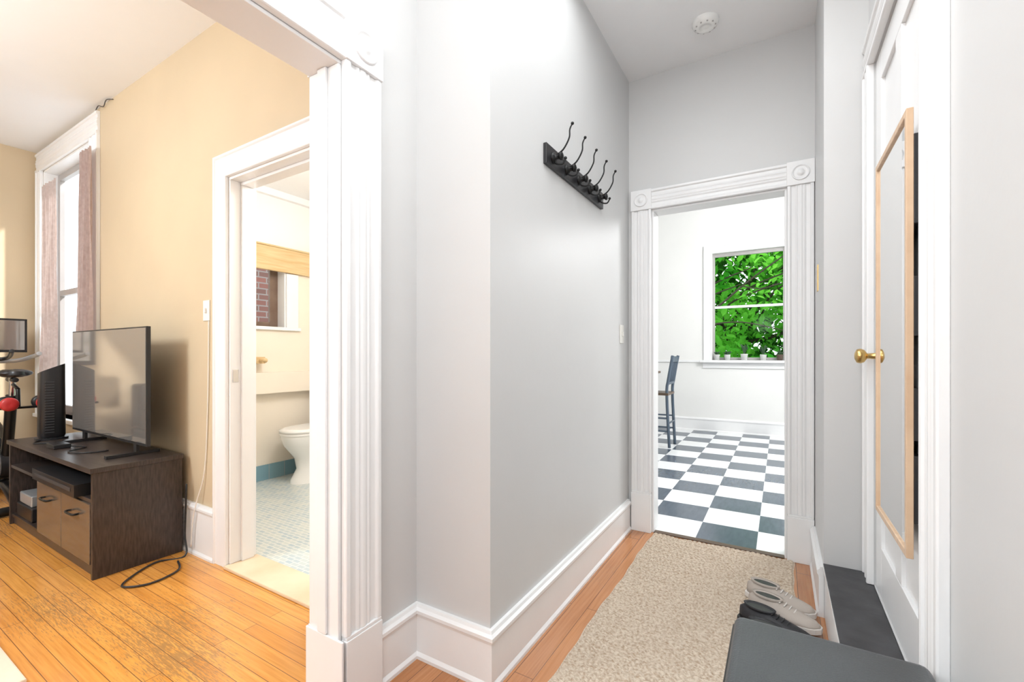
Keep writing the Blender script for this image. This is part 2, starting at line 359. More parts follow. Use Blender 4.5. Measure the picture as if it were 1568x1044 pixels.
def baseb(b,pl,u0,u1,h=.2,z=0,m0=0,m1=0):
    pr=[(0,0),(.026,0),(.026,.012),(.018,.024),(.018,h-.045),(.021,h-.035),(.025,h-.03),(.025,h-.018),(.016,h-.010),(.012,h),(0,h)]
    b.prism([P3(pl,u0-m0*n,n,z+q) for n,q in pr],[P3(pl,u1+m1*n,n,z+q) for n,q in pr],WHITE)
b=B(); casing(b,('x',XD,1),OY0,OY1,0,OZ,.148,plinth=.25)
casing(b,('x',XLv,-1),OY0,OY1,0,OZ,.148,plinth=.25)
b.box(XLv,XD,OY1-.012,OY1-.0002,0,OZ-.0125,WHITE); b.box(XLv,XD,OY0+.0002,OY0+.012,0,OZ-.0125,WHITE); b.box(XLv,XD,OY0,OY1,OZ-.012,OZ-.0002,WHITE)
b.box(XLv-.012,XD+.029,OY1-.020,OY1-.0125,0,.247,WHITE)
b.box(XLv+.05,XD-.05,OY1-.022,OY1-.0125,.25,OZ-.013,WHITE)
b.make('trim_1',0.002)
b=B(); casing(b,('y',YE,-1),KX0,KX1,0,KZ,.128,wr=.127)
b.box(KX0+.0002,KX0+.012,YE,YK,0,KZ-.0125,WHITE); b.box(KX1-.012,KX1-.0002,YE,YK,0,KZ-.0125,WHITE); b.box(KX0,KX1,YE,YK,KZ-.012,KZ-.0002,WHITE)
casing(b,('y',YK,1),KX0,KX1,0,KZ,.128)
b.make('trim_2',0.002)
b=B(); mcasing(b,('y',YJ,-1),BX0,BX1,0,BZ,.125)
b.box(BX0+.0002,BX0+.014,YJ,YT,.019,BZ-.0145,WHITE); b.box(BX1-.014,BX1-.0002,YJ,YT,.019,BZ-.0145,WHITE); b.box(BX0,BX1,YJ,YT,BZ-.014,BZ-.0002,WHITE)
b.box(BX0+.0142,BX0+.03,YJ+.055,YT-.02,.019,BZ-.0305,WHITE); b.box(BX0+.015,BX1-.015,YJ+.055,YT-.02,BZ-.03,BZ-.0142,WHITE)
b.box(BX0+.0142,BX0+.017,YJ+.012,YJ+.042,1.0,1.07,CHROME)
b.make('trim_3',0.002)
b=B(); b.box(BX0+.001,BX1-.001,YJ-.03,YT+.01,0.0005,.018,MARBLE); b.make('threshold',0.005)
b=B(); b.box(KX0+.013,KX1-.013,YE-.01,YE+.035,0.0005,.008,SEATW); b.make('threshold.001',0.003)
b=B(); pl=('x',XR2,-1)
vcas(b,pl,DY1,2.374,DZ0+.001,DZ1); vcas(b,pl,1.33,DY0,0.0,DZ1); hcas(b,pl,1.33,2.374,DZ1+.0003,DZ1+.13)
b.make('trim_4',0.002)
b=B(); baseb(b,('x',XD,1),OY1+.148,YJ,m1=-1); b.make('baseboard_doorway')
b=B(); baseb(b,('y',YJ,-1),XD,XH,m0=-1,m1=1); b.make('baseboard_corner')
b=B(); baseb(b,('x',XH,1),YJ,YE-.031,m0=1); b.make('baseboard_left')
b=B(); baseb(b,('x',XR,-1),2.38,YE-.031,.22); b.make('baseboard_right_end')
b=B(); baseb(b,('x',XR2,-1),-2.6,1.329,.22); b.make('baseboard_right')
b=B(); baseb(b,('y',YJ,-1),XW,BX0-.125,.29,m0=-1); b.make('baseboard_living_north')
b=B(); baseb(b,('x',XW,1),-2.6,YJ,.29,m1=-1); b.make('baseboard_living_west')
b=B(); baseb(b,('y',YF,-1),-3.1,1.6,.2); b.make('baseboard_kitchen')
b=B(); b.box(-3.1,KWX0-.165,YF-.02,YF,1.035,1.07,WHITE); b.box(KWX1+.165,1.6,YF-.02,YF,1.035,1.07,WHITE); b.make('trim_5',0.004)

b=B(); b.box(XR+.003,XR2-.001,1.49,2.375,0,.215,WHITE); b.box(XR-.004,XR2-.001,1.48,2.376,.2152,.24,BLKP,{'x-':WHITE}); b.make('closet_step',0.003)

# closet door
b=B(); X0=.325
y0,y1,z0,z1=DY0+.004,DY1-.004,DZ0+.006,DZ1-.005
st=.10; ym=(y0+y1)/2
b.box(X0+.012,X0+.035,y0+.001,y1-.001,z0+.001,z1-.001,WHITE)
b.box(X0,X0+.013,y0,y0+st,z0,z1,WHITE); b.box(X0,X0+.013,y1-st,y1,z0,z1,WHITE)
R=[(z0,z0+.18),(1.0,1.12),(z1-.11,z1)]
for a,c in R: b.box(X0+.0003,X0+.013,y0+st,y1-st,a,c,WHITE)
b.box(X0+.0006,X0+.013,ym-.04,ym+.04,R[0][1],R[1][0],WHITE); b.box(X0+.0006,X0+.013,ym-.04,ym+.04,R[1][1],R[2][0],WHITE)
for zh in(2.0,.52):
    b.cyl((X0-.012,y0+.004,zh-.05),(X0-.012,y0+.004,zh+.05),.008,WHITE); b.box(X0-.004,X0-.0005,y0+.004,y0+.035,zh-.05,zh+.05,WHITE)
    b.ball((X0-.012,y0+.004,zh+.055),.009,WHITE); b.ball((X0-.012,y0+.004,zh-.055),.009,WHITE)
ky=y1-.055
b.lathe((X0,ky,1.145),(-1,0,0),[(0,0),(.026,0),(.026,.005),(.012,.010),(.010,.035),(.024,.044),(.029,.056),(.026,.068),(.012,.074),(0,.075)],BRASS)
b.make('door_1',0.002)

b=B(); mx,my0,my1,mz0,mz1=.290,1.57,2.02,.605,1.81; fw=.018
b.box(mx+.006,mx+.012,my0+fw,my1-fw,mz0+fw,mz1-fw,MIRR)
b.box(mx,mx+.016,my0,my0+fw,mz0,mz1,MIRFR); b.box(mx,mx+.016,my1-fw,my1,mz0,mz1,MIRFR)
b.box(mx,mx+.016,my0+fw,my1-fw,mz0,mz0+fw,MIRFR); b.box(mx,mx+.016,my0+fw,my1-fw,mz1-fw,mz1,MIRFR)
b.box(mx+.0122,mx+.016,my0+fw,my1-fw,mz0+fw,mz1-fw,BLK)
for a,c in((.70,.88),(.92,1.06),(1.2,1.36),(1.5,1.74)): b.box(mx+.0162,X0-.001,my0+.002,my1-.01,a,c,BLK)
b.make('hanging_mirror',0.002)

b=B(); b.box(XR-.004,XR,2.70,2.76,1.47,1.60,BRASS); b.make('strike_plate')
def switch(name,pl,u,z):
    b=B(); lb(b,pl,u-.035,u+.035,z-.058,z+.058,0,.006,PLATE); lb(b,pl,u-.007,u+.007,z-.014,z+.014,.006,.016,PLATE); b.make(name,0.002)
switch('light_switch',('y',YJ,-1),-2.79,1.40); switch('light_switch',('x',XH,1),2.79,1.28)

b=B(); 
b.box(XH,XH+.016,1.70,2.41,1.962,2.05,BLK)
for i in range(5):
    y=1.765+i*.145; z=2.005; x=XH+.016
    b.lathe((x,y,z),(1,0,0),[(.024,0),(.024,.006),(.016,.012),(.010,.016),(.010,.03),(.017,.034),(.017,.044),(0,.048)],BLKM,20)
    b.tube([(x,y,z+.01),(x+.02,y,z+.012),(x+.05,y,z+.03),(x+.075,y,z+.07),(x+.078,y,z+.105),(x+.088,y,z+.125)],[.0042,.003],BLKM)
    b.ball((x+.09,y,z+.128),.007,BLKM)
    b.tube([(x,y,z-.012),(x+.02,y,z-.03),(x+.045,y,z-.034),(x+.058,y,z-.015)],[.0042,.0035],BLKM); b.ball((x+.058,y,z-.012),.007,BLKM)
b.make('coat_rack',0.003)

b=B(); b.lathe((-.347,2.63,H),(0,0,-1),[(.068,0),(.068,.012),(.062,.024),(.045,.034),(.03,.036),(.028,.032),(.012,.032),(0,.033)],PORC,36)
for k in range(10):
    t=k*.628; b.box(-.347+.05*math.cos(t)-.004,-.347+.05*math.cos(t)+.004,2.63+.05*math.sin(t)-.004,2.63+.05*math.sin(t)+.004,H-.033,H-.03,GREYFR)
b.make('smoke_detector')

# ---------------------------------------------------------------- windows
def curtain(name,x0,x1,y,z0,z1,folds,amp,pinch=0,top=1.0):
    b=B()
    def fn(u,v):
        w=(x1-x0)*(1-pinch*math.sin(v*math.pi))*(1-(1-top)*v)
        return (x1-w*(1-u), y+amp*math.sin(u*folds*2*math.pi+math.sin(v*5)*.5)*(0.7+.3*(1-v))+.004*math.sin(u*23+v*9), z0+(z1-z0)*v)
    b.grid(fn,folds*14,24,CURT)
    return b.make(name)
b=B(); pl=('y',YJ,-1)
vcas(b,pl,WX0-.14,WX0,WZ0,WZ1); vcas(b,pl,WX1,WX1+.16,WZ0,WZ1); hcas(b,pl,WX0-.14,WX1+.16,WZ1,WZ1+.17)
b.box(WX0-.16,WX1+.18,YJ-.035,YT,WZ0-.03,WZ0,WHITE)
b.box(WX0,WX0+.015,YJ,YT,WZ0,WZ1,WHITE); b.box(WX1-.015,WX1,YJ,YT,WZ0,WZ1,WHITE); b.box(WX0,WX1,YJ,YT,WZ1-.015,WZ1,WHITE)
yy=YJ+.09
for a,c in((WX0+.015,WX0+.07),(WX1-.07,WX1-.015)): b.box(a,c,yy,yy+.035,WZ0,WZ1-.015,GREYFR)
for a,c in((WZ0,WZ0+.08),(1.68,1.73),(WZ1-.07,WZ1-.015)): b.box(WX0+.07,WX1-.07,yy,yy+.035,a,c,GREYFR)
b.box(WX0+.07,WX1-.07,yy+.012,yy+.016,WZ0+.08,WZ1-.07,GLASS)
b.make('window_1',0.002)
curtain('curtain',-5.58,-5.10,1.238,.64,2.60,5,.014,.1,.75)
curtain('curtain',-4.73,-4.33,1.238,.64,2.68,5,.014,.1,.6)
b=B(); xx=XB-.11
b.box(XB-.16,XB+.0,QY0,QY0+.012,QZ0,QZ1,WHITE); b.box(XB-.16,XB,QY1-.012,QY1,QZ0,QZ1,WHITE); b.box(XB-.16,XB,QY0,QY1,QZ1-.012,QZ1,WHITE)
b.box(XB-.16,XB+.03,QY0-.08,QY1+.14,QZ0-.03,QZ0,WHITE)
b.box(XB,XB+.018,QY1,QY1+.12,QZ0,1.925,WHITE); b.box(XB,XB+.018,QY0-.07,QY0,QZ0,1.925,WHITE)
for a,c in((QY0+.012,QY0+.06),(QY1-.09,QY1-.012)): b.box(xx-.03,xx,a,c,QZ0,QZ1-.012,WOODFR)
for a,c in((QZ0,QZ0+.05),(QZ1-.06,QZ1-.012)): b.box(xx-.03,xx,QY0+.06,QY1-.09,a,c,WOODFR)
b.box(xx-.018,xx-.014,QY0+.06,QY1-.09,QZ0+.05,QZ1-.06,GLASS)
b.make('window_2',0.002)
b=B(); b.box(XB+.001,XB+.04,1.75,2.98,1.93,2.15,PINE); b.box(XB+.001,XB+.05,1.74,2.99,2.15,2.165,PINE); b.make('window_valance',0.004)
b=B(); b.cyl((XB+.09,2.27,1.10),(XB+.16,2.27,1.10),.012,PINE); b.box(XB+.0,XB+.09,2.22,2.32,1.07,1.13,PINE); b.ball((XB+.17,2.27,1.10),.022,PINE); b.make('wooden_peg',0.003)
b=B(); pl=('y',YF,-1)
mcasing(b,pl,KWX0,KWX1,KWZ0,KWZ1,.12)
b.box(KWX0-.16,KWX1+.16,YF-.09,YF+.15,KWZ0-.035,KWZ0,WHITE); b.box(KWX0-.13,KWX1+.13,YF-.02,YF,KWZ0-.12,KWZ0-.035,WHITE)
for a,c in((KWX0,KWX0+.03),(KWX1-.03,KWX1)): b.box(a,c,YF+.04,YF+.10,KWZ0,KWZ1,GREYFR)
for a,c in((KWZ0,KWZ0+.04),(1.84,1.875),(KWZ1-.05,KWZ1)): b.box(KWX0+.03,KWX1-.03,YF+.05,YF+.09,a,c,WHITE if 1.8<a<1.9 else GREYFR)
b.box(KWX0+.03,KWX1-.03,YF+.068,YF+.072,KWZ0+.04,KWZ1-.05,GLASS)
b.make('window_3',0.002)
def plant(x,kind,pm,s=1.25):
    b=B(); y=YF-.045; z=KWZ0+.001
    b.lathe((x,y,z),(0,0,1),[(0,0),(.026*s,0),(.034*s,.06*s),(.036*s,.065*s),(.030*s,.062*s),(0,.055*s)],pm,18)
    for k in range(16):
        a=k*2.4; r=.015+.025*random.random(); h=.07+.08*random.random() if kind else .03+.03*random.random()
        b.tube([(x,y,z+.055*s),(x+r*math.cos(a)*.6,y+r*math.sin(a)*.6,z+.06*s+h*.5),(x+r*1.6*math.cos(a),y+r*1.2*math.sin(a),z+.06*s+h)],[.010,.004],PLANTG,6,3)
    b.make('potted_succulent')
plant(-.80,0,POT); plant(-.66,0,POT); plant(-.44,1,POT,1.4); plant(-.20,1,POT); plant(.0,0,mat('dark_pot',(.12,.08,.06),.6))

# outside
b=B()
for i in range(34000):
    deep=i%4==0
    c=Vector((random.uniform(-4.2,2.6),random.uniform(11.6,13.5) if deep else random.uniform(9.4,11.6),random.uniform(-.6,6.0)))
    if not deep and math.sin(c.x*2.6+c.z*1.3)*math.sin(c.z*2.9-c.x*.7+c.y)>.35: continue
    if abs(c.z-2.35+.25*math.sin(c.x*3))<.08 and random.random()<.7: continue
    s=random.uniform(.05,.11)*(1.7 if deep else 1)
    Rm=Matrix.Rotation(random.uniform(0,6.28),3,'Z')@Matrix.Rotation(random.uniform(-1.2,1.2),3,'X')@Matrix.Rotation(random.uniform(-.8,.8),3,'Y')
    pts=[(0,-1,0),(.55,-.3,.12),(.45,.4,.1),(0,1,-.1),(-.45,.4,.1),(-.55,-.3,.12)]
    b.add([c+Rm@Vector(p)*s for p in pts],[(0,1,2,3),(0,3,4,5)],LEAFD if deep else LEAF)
for k in range(10):
    x=random.uniform(-2.5,1); z=random.uniform(.5,3.5)
    b.tube([(-1.6,11.8,-.5+k*.35),(x*.6-.5,11.2,z),(x,10.0,z+.6),(x+.9,9.3,z+.9)],[.05,.008],BARK,8,5)
b.tube([(-1.9,9.35,1.6),(-1.1,9.3,2.0),(-.5,9.3,2.5),(.2,9.25,3.0)],[.026,.010],BARK,8,5)
b.tube([(-1.3,9.3,1.7),(-.6,9.25,1.75),(.3,9.2,1.5)],[.016,.007],BARK,8,5)
b.tube([(-.6,9.28,2.42),(-.3,9.25,2.35),(.2,9.2,2.45)],[.012,.005],BARK,8,5)
b.tube([(-1.7,11.9,-.89),(-1.6,11.8,2),(-1.3,11.9,6)],[.16,.09],BARK,12,5)
b.make('tree')
b=B(); b.box(-12,10,7.5,30,-1.0,-.9,GRASS); b.make('lawn')
b=B(); b.box(-5.75,-5.45,2.3,6,-.8,5,BRICK); b.make('neighbor_brick_wall')

# ---------------------------------------------------------------- living room furniture
b=B(); x0,x1,y0,y1=-4.50,-3.0,.86,1.262; t=.022
b.box(x0,x1+.012,y0-.012,y1,.545,.572,BLACKW)
b.box(x1-t,x1,y0,y1-.001,.0,.5448,BLACKW); b.box(x0+.001,x0+t,y0,y1-.001,0,.5448,BLACKW)
b.box(x0+t,x1-t,y0+.01,y1-.01,.05,.072,BLACKW); b.box(x0+t,x1-t,y0+.02,y0+.035,0,.0498,BLACKW)
b.box(x0+t,x1-t,y0+.005,y1-.01,.385,.405,BLACKW); b.box(x0+t,x1-t,y1-.009,y1-.002,.0722,.5448,BLACKW)
b.box(-3.90,-3.88,y0+.01,y1-.01,.0722,.3848,BLACKW)
for a,c in((-3.878,-3.453),(-3.447,-3.024)):
    b.box(a,c,y0-.004,y0+.0095,.075,.383,MAPLE)
    xc=(a+c)/2
    b.tube([(xc-.055,y0-.004,.31),(xc-.05,y0-.028,.31),(xc+.05,y0-.028,.31),(xc+.055,y0-.004,.31)],.006,BLKM,8,4)
b.make('tv_stand',0.002)
b=B(); b.box(-3.85,-3.15,y0-.03,y0+.25,.406,.47,BLK); b.box(-3.80,-3.2,y0-.032,y0-.0302,.43,.45,DGREY)
b.make('av_receiver',0.004)
b=B(); b.box(-4.42,-4.1,y0+.02,y0+.28,.073,.16,BLK); b.box(-4.40,-4.15,y0+.03,y0+.26,.161,.23,SILV); b.make('game_console',0.006)
b=B(); x0,x1=-4.20,-3.035; yt=1.10
b.box(x0,x1,yt,yt+.02,.635,1.31,BLK); b.box(x0+.008,x1-.008,yt-.002,yt-.0002,.65,1.302,SCREEN); b.box(x0+.2,x1-.2,yt+.0202,yt+.055,.7,1.05,BLK)
for xc in(x0+.2,x1-.16):
    b.box(xc-.02,xc+.02,yt+.002,yt+.018,.5902,.6348,BLK); b.box(xc-.016,xc+.016,yt-.13,yt+.12,.573,.590,BLK)
b.make('television',0.003)
b=B(); b.box(-3.92,-3.78,.905,.985,.5725,.60,BLK); b.make('streaming_box',0.004)
b=B(); b.tube([(-3.80,.99,.58),(-3.70,1.03,.577),(-3.62,.93,.577),(-3.50,.95,.577),(-3.45,1.05,.577),(-3.50,1.07,.577)],.004,BLK)
b.tube([(-4.24,.95,.577),(-4.14,.90,.577),(-4.05,.97,.577),(-3.93,.95,.58)],.004,BLK); b.make('cable_bundle')
b=B(); cx,cy=-4.30,1.02
b.loft([(cx,cy,.573,.08,.08),(cx,cy,.585,.08,.08)],BLK,32,3)
b.loft([(cx,cy,.586,.05,.06),(cx,cy,.60,.058,.066),(cx,cy,.98,.056,.064)],BLK,32,3.6)
vs=[];seg=32
for i in range(seg):
    a=2*math.pi*i/seg;c=math.cos(a);q=math.sin(a)
    X=cx+.056*math.copysign(abs(c)**(2/3.6),c);Y=cy+.064*math.copysign(abs(q)**(2/3.6),q); vs.append((X,Y,.98))
top=[(x,y,1.055+(x-cx)*.2+(y-cy)*.45) for x,y,z in vs]
b.add(vs+top,[(i,(i+1)%seg,seg+(i+1)%seg,seg+i) for i in range(seg)]+[[seg+i for i in range(seg)]],BLK,False)
for k in range(20): b.box(cx+.055,cx+.060,cy-.045,cy+.0,.62+k*.018,.626+k*.018,DGREY)
b.make('air_purifier')
# exercise bike
b=B(); cy=.95
b.tube([(-4.72,cy-.24,.035),(-4.72,cy+.22,.035)],.032,BLKM); b.tube([(-5.68,cy-.24,.035),(-5.68,cy+.22,.035)],.032,BLKM)
b.tube([(-4.72,cy,.05),(-5.1,cy,.16),(-5.68,cy,.06)],.035,BLKM,12,6)
b.tube([(-5.12,cy,.18),(-4.98,cy,.55),(-4.90,cy,.85)],.032,BLKM); b.cyl((-4.90,cy,.80),(-4.88,cy,.98),.018,CHROME)
b.tube([(-5.1,cy,.18),(-5.42,cy,.60),(-5.45,cy,.95)],.034,BLKM); b.cyl((-5.45,cy,.9),(-5.45,cy,1.10),.02,CHROME)
b.tube([(-4.98,cy,.5),(-5.4,cy,.62)],.026,BLKM)
b.cyl((-5.50,cy-.018,.32),(-5.50,cy+.018,.32),.24,BLKM,seg=48); b.cyl((-5.50,cy-.022,.32),(-5.50,cy+.022,.32),.17,SILV,seg=48)
b.cyl((-5.10,cy-.035,.32),(-5.10,cy+.035,.32),.11,BLK,seg=32)
b.box(-5.12,-5.09,cy-.09,cy-.065,.17,.33,CHROME); b.box(-5.12,-5.09,cy+.065,cy+.09,.31,.47,CHROME); b.cyl((-5.1,cy-.09,.32),(-5.1,cy+.09,.32),.014,CHROME)
b.box(-5.16,-5.05,cy-.19,cy-.09,.155,.185,BLK); b.box(-5.16,-5.05,cy+.09,cy+.19,.455,.485,BLK)
b.tube([(-4.98,cy,.965),(-4.80,cy,.965)],.018,BLK)
b.loft([(-4.88,cy,.985,.10,.05),(-4.87,cy,1.00,.13,.075),(-4.87,cy,1.03,.125,.07),(-4.88,cy,1.04,.09,.045)],BLK,24)
b.ball((-4.81,cy,1.015),.075,BLK,16,(.7,1.25,.4))
b.tube([(-5.15,cy-.20,1.16),(-5.33,cy-.21,1.14),(-5.45,cy-.12,1.10),(-5.45,cy+.12,1.10),(-5.33,cy+.21,1.14),(-5.15,cy+.20,1.16)],.017,SILV)
b.tube([(-5.2,cy-.06,1.18),(-5.42,cy-.07,1.12),(-5.42,cy+.07,1.12),(-5.2,cy+.06,1.18)],.015,BLK)
b.tube([(-5.46,cy,1.1),(-5.52,cy,1.2),(-5.50,cy,1.30)],.018,BLK)
b.box(-5.50,-5.47,cy-.26,cy+.20,1.17,1.45,BLK); b.box(-5.4698,-5.467,cy-.245,cy+.185,1.19,1.435,SCREEN)
b.tube([(-4.86,cy,.93),(-4.74,cy,.90)],.012,BLKM); b.box(-4.76,-4.70,cy-.14,cy+.18,.76,.775,BLKM); b.tube([(-4.74,cy,.9),(-4.73,cy,.77)],.012,BLKM)
for s in(-.06,.12):
    b.cyl((-4.79,cy+s,.80),(-4.65,cy+s,.80),.013,CHROME)
    for q in(-4.79,-4.67): b.lathe((q,cy+s,.80),(1,0,0),[(0,0),(.04,0),(.048,.01),(.048,.03),(.04,.04),(.018,.042),(0,.04)],RED if q>-4.7 else BLK,24)
b.make('exercise_bike',0.002)
b=B(); b.box(-5.75,-4.95,-.75,.25,.12,.40,BLKF); b.box(-5.75,-5.52,-.75,.25,.401,.85,BLKF); b.box(-5.519,-4.93,-.75,-.58,.401,.60,BLKF); b.box(-5.519,-4.93,.08,.25,.401,.60,BLKF); b.box(-5.519,-4.93,-.579,.079,.401,.52,BLKF)
for x in(-5.7,-5.02):
    for y in(-.7,.2): b.cyl((x,y,0),(x,y,.12),.02,SEATW)
b.make('armchair',0.03,3)
b=B(); b.box(XW,XW+.02,.50,.80,1.05,1.42,BLK); b.box(XW+.0202,XW+.022,.54,.76,1.09,1.38,mix_noise('picture_print',(.45,.45,.42),(.8,.8,.76),6)); b.make('picture_frame',0.002)
b=B(); b.tube([(-2.955,1.262,.4),(-2.945,1.25,.12),(-2.90,1.23,.008),(-2.95,1.116,.007),(-2.87,.98,.007),(-2.78,.91,.007),(-2.70,.995,.007),(-2.74,1.13,.007),(-2.86,1.18,.007)],.005,BLK); b.make('power_cable')
b=B(); b.tube([(-2.76,YJ-.006,1.34),(-2.77,YJ-.006,.9),(-2.80,YJ-.008,.5),(-2.85,YJ-.028,.31),(-2.88,YJ-.034,.2),(-2.9,YJ-.034,.05)],.003,PLATE); b.make('wall_cable')
b=B(); b.tube([(-4.44,YJ-.006,HL-.02),(-4.33,YJ-.02,HL-.008),(-4.26,YJ-.012,HL-.03),(-4.18,YJ-.02,HL-.008),(-4.10,YJ-.006,HL-.02)],.003,DGREY); b.make('ceiling_wire')
b=B(); b.box(-3.9,-2.26,-1.6,.475,0,.018,RUGB); b.make('area_rug',0.006)

# ---------------------------------------------------------------- toilet
b=B(); cx=-3.72
b.loft([(cx,2.66,0,.125,.25),(cx,2.66,.03,.12,.245),(cx,2.68,.12,.10,.21),(cx,2.67,.22,.11,.22),(cx,2.63,.34,.17,.27),(cx,2.62,.41,.19,.285),(cx,2.62,.435,.19,.285)],PORC,40,2.3)
b.loft([(cx,2.62,.436,.195,.29),(cx,2.62,.452,.2,.295),(cx,2.62,.458,.19,.285),(cx,2.62,.462,.2,.295),(cx,2.62,.482,.2,.295),(cx,2.62,.492,.17,.26)],PORC,40,2.3)
b.loft([(cx,2.905,.40,.19,.085),(cx,2.905,.80,.22,.09)],PORC,40,6)
b.loft([(cx,2.90,.80,.23,.095),(cx,2.90,.83,.23,.095),(cx,2.90,.838,.21,.08)],PORC,40,6)
b.cyl((cx-.2,2.815,.74),(cx-.2,2.78,.74),.012,CHROME); b.box(cx-.2,cx-.13,2.775,2.785,.733,.747,CHROME)
b.make('toilet')

# ---------------------------------------------------------------- kitchen furniture
b=B(); X0c,X1c,Yc0,Yc1=-1.58,-1.20,5.72,6.10
for x,y in((X0c+.02,Yc0+.02),(X0c+.02,Yc1-.02)): b.tube([(x-.03,y,0),(x,y,.65)],.018,BLUEG,8,1)
for y in(Yc0+.02,Yc1-.02): b.tube([(X1c+.03,y,0),(X1c,y,.65),(X1c+.02,y,.85),(X1c+.07,y,1.14)],.018,BLUEG,8,5)
b.box(X0c-.01,X1c+.02,Yc0,Yc1,.645,.675,SEATW)
for z in(.2,.36):
    b.tube([(X0c,Yc0+.02,z),(X1c+.015,Yc0+.02,z)],.011,BLUEG,8,1); b.tube([(X0c,Yc1-.02,z),(X1c+.015,Yc1-.02,z)],.011,BLUEG,8,1); 
b.tube([(X0c,Yc0+.02,.28),(X0c,Yc1-.02,.28)],.011,BLUEG,8,1); b.tube([(X1c+.02,Yc0+.02,.3),(X1c+.02,Yc1-.02,.3)],.011,BLUEG,8,1)
b.box(X1c+.045,X1c+.07,Yc0+.02,Yc1-.02,1.06,1.13,BLUEG); b.box(X1c+.005,X1c+.025,Yc0+.02,Yc1-.02,.78,.81,BLUEG)
for k in range(4):
    y=Yc0+.08+k*.073; b.tube([(X1c+.015,y,.79),(X1c+.055,y,1.08)],.009,BLUEG,8,1)
b.make('counter_chair',0.003)
b=B(); b.box(-2.5,-1.42,5.45,6.4,.895,.925,SEATW); b.box(-2.42,-1.62,5.53,6.32,.82,.8948,BLUEG)
for x in(-2.38,-1.66):
    for y in(5.57,6.28): b.box(x-.03,x+.03,y-.03,y+.03,0,.8198,BLUEG)
b.make('counter_table',0.004)
b=B(); b.box(-1.86,-1.70,YF-.015,YF,1.95,2.35,BLK); b.make('picture_frame',0.002)

# ---------------------------------------------------------------- hall rug
JUTE=mix_noise('jute',(0.40,0.29,0.20),(0.70,0.61,0.50),85,0.9,(1,1.8,1),0.5,.28,.62,spec=.1)
b=B(); rx0,rx1,ry0,ry1=-.70,.065,.95,2.93
def rf(u,v):
    x=rx0+(rx1-rx0)*u; y=ry0+(ry1-ry0)*v
    e=.004*math.sin(y*9)+.002*math.sin(y*31)
    row=y/.017+.35*math.sin(x*11)+.15*math.sin(x*37+y*7)
    k=math.floor(row); f=abs(math.sin(math.pi*row))
    g=abs(math.sin(math.pi*(x/.026+(k%2)*.5+.25*math.sin(k*1.7))))
    z=.002+.016*f**.6*(.5+.5*g**.6)*(.85+.15*math.sin(k*2.3+x*19))
    ed=min(u,1-u)*(rx1-rx0); ed2=min(v,1-v)*(ry1-ry0); z=z if min(ed,ed2)>.008 else .002
    wav=.006*math.sin(x*16)+.003*math.sin(x*37)
    return (x+e,y+wav*v,max(z,.002))
b.grid(rf,240,720,JUTE)
b.make('jute_rug')

# ---------------------------------------------------------------- bench
x0,x1,y0,y1=-.098,.285,.35,1.34
body=B(); body.box(x0,x1,y0,y1,.045,.345,LEATH); bo=body.make('body',0.01,3)
lid=B(); lid.box(x0-.006,x1+.006,y0-.006,y1+.006,.35,.456,LEATH); lidob=lid.make('lid',0.022,4)
sm=B()
for yy in(.69,1.02): sm.tube([(x0+.015,yy,.4555),(x1-.015,yy,.4555)],.0025,BLK,6,1)
sm.tube([(x0-.006,y0,.434),(x0-.006,y1-.02,.434)],.003,BLK,6,1)
for x in(x0+.03,x1-.03):
    for y in(y0+.03,y1-.03): sm.cyl((x,y,.0185 if y>1 and x<.06 else 0.0),(x,y,.045),.018,BLK)
smo=sm.make('seams')
em=bpy.data.objects.new('storage_bench',None); scene.collection.objects.link(em)
for o in(bo,lidob,smo): o.parent=em

